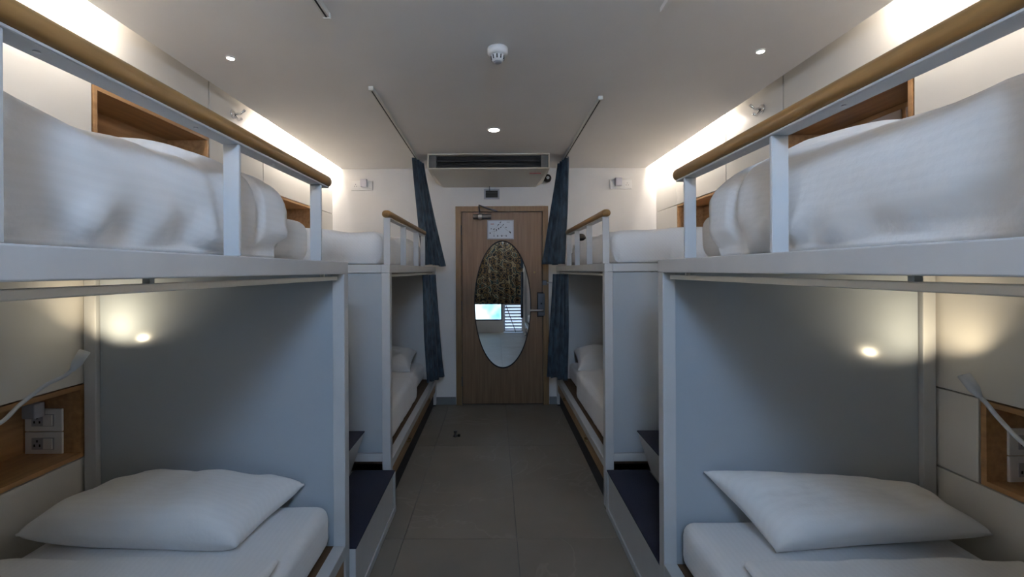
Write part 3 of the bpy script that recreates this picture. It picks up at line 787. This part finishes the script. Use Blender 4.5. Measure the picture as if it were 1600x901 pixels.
# far lower berths
mattress(-1, XL, FL0 + .14, FE - .06, LOW, MT, 'white mattress of the far left lower berth', 13.0, inset=.118)
mattress(1, XR, FR0 + .14, FE - .06, LOW, MT, 'white mattress of the far right lower berth', 14.0, inset=.118)
duvet(-1, XL, FL0 + .072, 3.85, LOW + .004, .535, 'smooth white duvet on the far left lower berth', 15.0, .015, .006, ((3.66, .012, .02),), r=.05, shell=.475, xin=.057, tuck=.0)
duvet(1, XR, FR0 + .072, 3.85, LOW + .004, .535, 'smooth white duvet on the far right lower berth', 16.0, .015, .004, ((3.66, .012, .02),), r=.05, shell=.475, xin=.057, tuck=.0)
pillow(((-1.45, 4.0, .50), (-.78, 4.0, .50), (-.80, 4.42, .60), (-1.45, 4.42, .60)), .11, 'white pillow inside the far left lower berth', 5.2)
pillow(((.76, 4.0, .50), (1.45, 4.0, .50), (1.45, 4.42, .60), (.80, 4.42, .60)), .11, 'white pillow inside the far right lower berth', 6.2)

dp = thing('dark_pouch', (.74, 3.74, 1.672), 'small dark pouch on the far right upper berth behind the guard rail', 'pouch')
vs, fs = soft_mesh(.70, .78, 3.68, 3.80, 1.674, 1.735, .028, .02, lambda p, n_: Vector((0, 0, -.03 * max(0, (3.74 - p.y) / .06) * max(0, (p.z - 1.674) / .06))))
MB().add(vs, fs, True).build('pouch_body', M_BLACK, dp)
bx('zip_pull', M_STEEL, dp, .708, .712, 3.73, 3.742, 1.69, 1.70)

# ------------------------------------------------------------------ blue curtains at the far bunks
def blue(name_label, top, bot, z0, z1, seed, amp_top=None, hem=.02):
    c = curtain('bunk_curtain', M_DENIM, curtain_sheet(top, bot, z0, z1, .028, 4, rows=30, cols=150, seed=seed, hem=hem, amp_top=amp_top))
    tag(c, name_label, 'curtain', 'blue bunk curtains'); return c
blue('blue curtain gathered on the left ceiling track', ((-.755, 4.07), (-.700, 4.34)), ((-.655, 4.07), (-.490, 4.30)), 1.475, ZC - .024, 1.1, .018)
blue('blue curtain gathered on the right ceiling track', ((.695, 4.07), (.645, 4.34)), ((.650, 4.07), (.475, 4.30)), 1.475, ZC - .024, 2.3, .018)
blue('dark blue curtain closing the head of the far left lower berth', ((-.675, 4.06), (-.590, 4.30)), ((-.640, 4.06), (-.495, 4.30)), .385, 1.384, 3.7, .022)
blue('dark blue curtain closing the head of the far right lower berth', ((.680, 4.06), (.570, 4.30)), ((.665, 4.06), (.495, 4.30)), .385, 1.384, 4.9, .022)
blue('blue curtain gathered at the near right upper berth, at the mirror edge', ((.600, -.31), (.600, -.06)), ((.590, -.31), (.590, -.06)), 1.47, ZC - .03, 6.1, .016)
blue('blue curtain gathered at the near right lower berth, at the mirror edge', ((.590, -.31), (.590, -.06)), ((.585, -.31), (.585, -.06)), .40, 1.384, 7.7, .020)

# ------------------------------------------------------------------ sockets, lamps, hooks, small things
def wall_socket(cx, label, mir):
    t_ = thing('wall_socket', (cx, YB, 2.28), label, 'socket', 'sockets on the end wall')
    bx('plate', M_WHITEP, t_, cx - .115, cx + .115, YB - .012, YB, 2.279, 2.379, .003)
    bx('switch_module', M_WHITEP, t_, cx - mir * .095 - .018, cx - mir * .095 + .018, YB - .015, YB - .0121, 2.30, 2.358, .001, 1)
    bx('socket_module', M_WHITEP, t_, cx + mir * .065 - .034, cx + mir * .065 + .034, YB - .0145, YB - .0121, 2.296, 2.362, .001, 1)
    for (q, h_) in ((0, .012), (-.011, -.008), (.011, -.008)):
        bx('pin_hole', M_BLACK, t_, cx + mir * .065 + q - .0025, cx + mir * .065 + q + .0025, YB - .0149, YB - .0146, 2.329 + h_ - .004, 2.329 + h_ + .004)
    pg = bx('plug', M_PLUG, t_, cx - mir * .03 - .036, cx - mir * .03 + .030, YB - .06, YB - .0125, 2.31, 2.392, .006)
wall_socket(-1.405, 'white socket plate high on the end wall, left of the door', -1)
wall_socket(1.345, 'white socket plate high on the end wall, right of the door', 1)

def niche_socket(s, label):
    ye = NICHE_END[s] - .018
    t_ = thing('socket_panel', (s * 1.86, ye, .69), label, 'socket', 'sockets in the bedside niches')
    x0, x1 = s * 1.79, s * 1.945
    for (z0, z1, pl) in ((.768, .862, 0), (.672, .765, 1)):
        p = bx('plate', M_WHITEP, t_, x0, x1, ye - .010, ye - .0005, z0, z1, .003)
        cxm = s * (1.895 if s < 0 else 1.835)
        xa_ = s * 1.868
        bx('module_bezel', M_GREYP, p, xa_ - .047, xa_ + .047, ye - .0115, ye - .0101, z0 + .022, z1 - .022, .0005, 1)
        bx('rocker_switch', M_WHITEP, p, xa_ + .004, xa_ + .042, ye - .0165, ye - .0116, z0 + .025, z1 - .025, .0015, 1)
        for (q, h_) in ((0, .010), (-.011, -.008), (.011, -.008)):
            bx('pin_hole', M_BLACK, p, xa_ - .024 + q - .003, xa_ - .024 + q + .003, ye - .0122, ye - .0116, (z0 + z1) / 2 + h_ - .005, (z0 + z1) / 2 + h_ + .005)
    if s < 0:
        bx('plug', M_GREYP, t_, -1.905, -1.850, ye - .06, ye - .017, .835, .895, .005)
niche_socket(-1, 'pair of grey-white socket plates in the left bedside niche')
niche_socket(1, 'pair of grey-white socket plates in the right bedside niche')

def reading_lamp(s, pts, aim, label):
    P = [Vector(p) for p in pts]
    # smooth path
    path = []
    for i in range(len(P) - 1):
        p0 = P[max(0, i - 1)]; p1 = P[i]; p2 = P[i + 1]; p3 = P[min(len(P) - 1, i + 2)]
        for k in range(6):
            t_ = k / 6
            path.append(.5 * ((2 * p1) + (p2 - p0) * t_ + (2 * p0 - 5 * p1 + 4 * p2 - p3) * t_ ** 2 + (3 * p1 - p0 - 3 * p2 + p3) * t_ ** 3))
    path.append(P[-1])
    root = thing('reading_lamp', P[0], label, 'lamp', 'gooseneck reading lamps')
    MB().lathe([(.03, 0), (.03, -.012), (.012, -.02)] if s > 0 else [(.03, 0), (.03, .012), (.012, .02)], (s * (XW - .0005), P[0].y, P[0].z), 'X', 20).build('wall_mount', M_WHITEP, root)
    MB().tube(path, .007, 10).build('gooseneck', M_NECK, root)
    dirv = (path[-1] - path[-3]).normalized()
    e_ = path[-1]
    dirv = Vector(aim).normalized()
    hd_ = MB().tube([e_ - dirv * .012, e_, e_ + dirv * .018, e_ + dirv * .066, e_ + dirv * .068, e_ + dirv * .040], [.008, .011, .0165, .0185, .0168, .0150], 16).build('lamp_head', M_NECK, root)
    MB().tube([e_ + dirv * .0405, e_ + dirv * .044], [.0146, .013], 16).build('lamp_lens', M_LED_READ, root)
    ld = bpy.data.lights.new('reading_lamp_beam', 'SPOT'); ld.energy = P_READ; ld.color = (1.0, .84, .58)
    ld.spot_size = R(140); ld.spot_blend = 1.0; ld.shadow_soft_size = .012
    lo = bpy.data.objects.new('lamp_beam', ld); COL.objects.link(lo); lo.parent = root
    lo.location = e_ + dirv * .070 - P[0]
    lo.rotation_euler = (-dirv).to_track_quat('Z', 'Y').to_euler()
reading_lamp(-1, ((-1.70, 1.32, .965), (-1.64, 1.42, .925), (-1.655, 1.515, .965), (-1.642, 1.585, 1.012), (-1.618, 1.635, 1.036), (-1.600, 1.652, 1.062)), (.22, .55, 1), 'white gooseneck reading lamp over the left bedside niche')
reading_lamp(1, ((1.70, 1.12, .88), (1.65, 1.26, .83), (1.655, 1.36, .87), (1.657, 1.43, .925), (1.652, 1.462, .965), (1.640, 1.480, .995)), (-.22, .55, 1), 'white gooseneck reading lamp over the right bedside niche')

def hook(s, y, z, label):
    t_ = thing('coat_hook', (s * XW, y, z), label, 'hook', 'chrome coat hooks')
    sg = -s
    MB().lathe([(.030, 0), (.030, sg * .007), (.016, sg * .012)], (s * (XW - .0005), y, z), 'X', 20).build('rosette', M_CHROME, t_)
    MB().tube([(s * (XW - .010), y, z), (s * (XW - .05), y - .005, z - .002), (s * (XW - .085), y - .012, z + .022)], .008, 10).build('upper_prong', M_CHROME, t_)
    MB().tube([(s * (XW - .010), y, z - .010), (s * (XW - .035), y, z - .040), (s * (XW - .060), y, z - .030)], .008, 10).build('lower_prong', M_CHROME, t_)
hook(1, 2.79, 2.448, 'chrome hook on the right wall above the handrail')
hook(-1, 2.87, 2.462, 'chrome hook on the left wall just over the handrail')

ds = thing('door_stop', (-.345, 3.74, 0), 'small dark brass door stop standing on the floor tiles', 'door stop')
MB().lathe([(.022, 0), (.022, .006), (.010, .010), (.009, .030), (.015, .034), (.015, .046), (.008, .048)], (-.345, 3.74, .0005), 'Z', 20).build('stop_post', M_DSTEEL, ds)
MB().lathe([(.012, 0), (.013, .016), (.010, .018)], (-.315, 3.735, .0005), 'Z', 16).build('rubber_stop', M_BLACK, ds)
